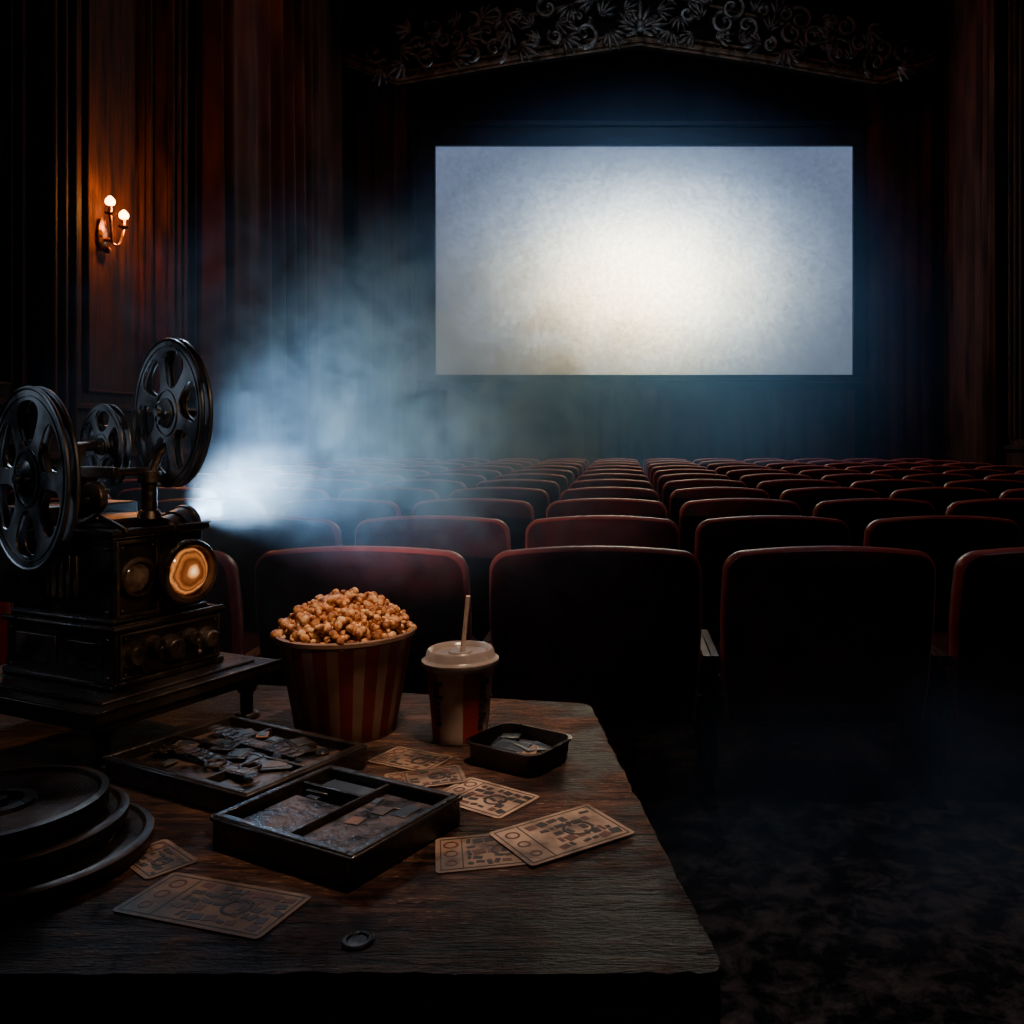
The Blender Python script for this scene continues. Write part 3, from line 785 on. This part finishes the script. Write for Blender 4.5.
cyl(bm,(-.19,.035,.432),(-.19,.14,.432),.010,seg=14); box(bm,(-.20,.13,.40),(.03,.02,.09))
cyl(bm,(-.25,.14,.48),(-.25,.21,.48),.008,seg=12); box(bm,(-.25,.15,.42),(.022,.016,.13))
lathe(bm,[(.02,-.01),(.026,-.006),(.026,.006),(.02,.01)],20,Matrix.Translation((-.13,.095,.40))@Matrix.Rotation(math.pi/2,4,'X'))
tube(bm,[(-.28,.06,.33),(-.16,.06,.368),(-.12,.08,.40)],.0035,6); tube(bm,[(-.06,.10,.35),(-.13,.10,.372),(-.2,.11,.35)],.004,8)
finish('reel_arms',bm,[M_metal],pj,bevel=.0015)

# ---------------------------------------------------------------- lights
def light(name,kind,loc,target,power,color,**kw):
    ld=bpy.data.lights.new(name,kind); ld.energy=power; ld.color=color
    for k_,v in kw.items(): setattr(ld,k_,v)
    o=bpy.data.objects.new(name,ld); col.objects.link(o); o.location=loc
    if target is not None: o.rotation_euler=(Vector(target)-Vector(loc)).to_track_quat('-Z','Y').to_euler()
    return o
R_=math.radians
light('projector_beam','SPOT',wpos+wd*.02,wpos+Vector((.30,5,1.0)),340,(.62,.81,1.0),spot_size=R_(58),spot_blend=1.0,shadow_soft_size=.015)
light('sconce_light','POINT',(XL+.34,8.0,3.30),None,27,(1,.32,.065),shadow_soft_size=.03)
light('sconce_light_b','POINT',(XL+.34,8.22,3.24),None,27,(1,.32,.065),shadow_soft_size=.03)
light('overhead_lamp','SPOT',(-.02,1.05,2.8),(-.31,1.42,.75),158,(1,.68,.46),spot_size=R_(31),spot_blend=1.0,shadow_soft_size=.06)
light('projector_key','SPOT',(.55,.35,2.1),(-.80,1.45,1.05),27,(1,.62,.36),spot_size=R_(32),spot_blend=1.0,shadow_soft_size=.08)  # added warm key without a fixture, lifts the dark projector and reels
light('projector_backlight','SPOT',(-1.9,3.4,3.4),(-.82,1.5,1.22),130,(.60,.80,1),spot_size=R_(24),spot_blend=1.0,shadow_soft_size=.25)  # added cool rim light behind the projector, no real source there
light('reel_fill','SPOT',(-3.5,1.3,1.85),(-.85,1.45,1.18),26,(.66,.80,1),spot_size=R_(22),spot_blend=1.0,shadow_soft_size=.30)  # added unseen spot at the left so the reel faces gleam
light('house_light','SPOT',(-3.4,10.6,8.5),(-4.5,11.8,2.5),85,(1,.40,.22),spot_size=R_(75),spot_blend=1.0,shadow_soft_size=.1)  # added warm fill grazing the left curtain folds, no real lamp
light('curtain_fill_b','SPOT',(4.2,12.0,8.5),(4.9,14.6,2.5),50,(1,.38,.22),spot_size=R_(70),spot_blend=1.0,shadow_soft_size=.1)  # same added warm fill for the right-hand curtains
light('pediment_fill','SPOT',(.3,9.4,8.4),(.3,14.2,7.55),130,(.55,.78,1),spot_size=R_(60),spot_blend=1.0,shadow_soft_size=.1)  # added cool spot that picks out the carving, no fixture
light('floor_fill','SPOT',(1.5,.6,7.5),(.95,1.7,0),230,(.78,.84,1),spot_size=R_(26),spot_blend=1.0,shadow_soft_size=.2)  # added cool fill to brighten the front-right floor, not a real lamp
light('seat_fill','AREA',(.3,8.2,8.5),(.3,8.2,0),44,(1,.48,.42),shape='RECTANGLE',size=7,size_y=9)  # added reddish overhead fill for the seat tops, no such fitting

# ---------------------------------------------------------------- haze (real scattering volumes with soft density falloff)
def volmat(name,dens,color,nscale,nlo,base,aniso=.1,det=4,nhi=.68,inner=.15,dist=.8):
    m=bpy.data.materials.new(name); m.use_nodes=True; nt=m.node_tree; N=nt.nodes; L=nt.links
    for n in list(N): N.remove(n)
    o=N.new('ShaderNodeOutputMaterial'); v=N.new('ShaderNodeVolumeScatter'); v.inputs['Color'].default_value=(*color,1)
    v.inputs['Anisotropy'].default_value=aniso
    L.new(v.outputs[0],o.inputs['Volume'])
    tc=N.new('ShaderNodeTexCoord'); ln=N.new('ShaderNodeVectorMath'); ln.operation='LENGTH'; L.new(tc.outputs['Object'],ln.inputs[0])
    f=N.new('ShaderNodeMapRange'); f.interpolation_type='SMOOTHSTEP'; f.inputs['From Min'].default_value=1.0; f.inputs['From Max'].default_value=inner; f.inputs['To Min'].default_value=0; f.inputs['To Max'].default_value=dens
    L.new(ln.outputs['Value'],f.inputs['Value'])
    ge=N.new('ShaderNodeNewGeometry')
    n=N.new('ShaderNodeTexNoise'); n.inputs['Scale'].default_value=nscale; n.inputs['Detail'].default_value=det; n.inputs['Distortion'].default_value=dist
    L.new(ge.outputs['Position'],n.inputs['Vector'])
    mr=N.new('ShaderNodeMapRange'); mr.inputs['From Min'].default_value=nlo; mr.inputs['From Max'].default_value=nhi; mr.inputs['To Min'].default_value=base; mr.inputs['To Max'].default_value=1
    L.new(n.outputs['Fac'],mr.inputs['Value'])
    mu=N.new('ShaderNodeMath'); mu.operation='MULTIPLY'; L.new(f.outputs['Result'],mu.inputs[0]); L.new(mr.outputs['Result'],mu.inputs[1])
    L.new(mu.outputs[0],v.inputs['Density'])
    return m
bm=bmesh.new(); sph(bm,(0,0,0),1,sub=4)
o_=finish('screen_haze',bm,[volmat('haze',.46,(.17,.46,1.0),.8,.3,.65)],loc=(.3,12.6,2.35)); o_.scale=(4.9,2.05,4.2)
bm=bmesh.new(); sph(bm,(0,0,0),1,sub=4)
o_=finish('projector_smoke',bm,[volmat('smoke',2.4,(.34,.62,1.0),4.5,.47,.06,det=5,nhi=.62,dist=1.8)],loc=(-.62,2.80,1.34),rot=(.12,0,-.12)); o_.scale=(1.05,1.35,.78)
bm=bmesh.new(); sph(bm,(0,0,0),1,sub=4)
o_=finish('lens_smoke',bm,[volmat('smoke_dense',2.0,(.66,.84,1.0),16,.46,.14,det=4,nhi=.60,dist=1.6)],loc=(-.735,1.79,1.14),rot=(.15,0,-.1)); o_.scale=(.19,.24,.12)
bm=bmesh.new(); sph(bm,(0,0,0),1,sub=4)
o_=finish('floor_mist',bm,[volmat('mist',1.1,(.40,.68,1.0),2.5,.38,.15,nhi=.65)],loc=(.70,2.25,.30)); o_.scale=(.9,.55,.45)

w=bpy.data.worlds.new('world'); scene.world=w; w.use_nodes=True
w.node_tree.nodes['Background'].inputs[0].default_value=(.3,.45,.7,1); w.node_tree.nodes['Background'].inputs[1].default_value=.002

cam=bpy.data.cameras.new('camera'); co=bpy.data.objects.new('camera',cam); col.objects.link(co); scene.camera=co
co.location=(0,0,CH); co.rotation_euler=(math.pi/2,0,0)
cam.sensor_width=36; cam.sensor_fit='HORIZONTAL'; cam.lens=F/1024*36
cam.shift_x=(512-PX)/1024; cam.shift_y=(PY-512)/1024; cam.clip_start=.02; cam.clip_end=100
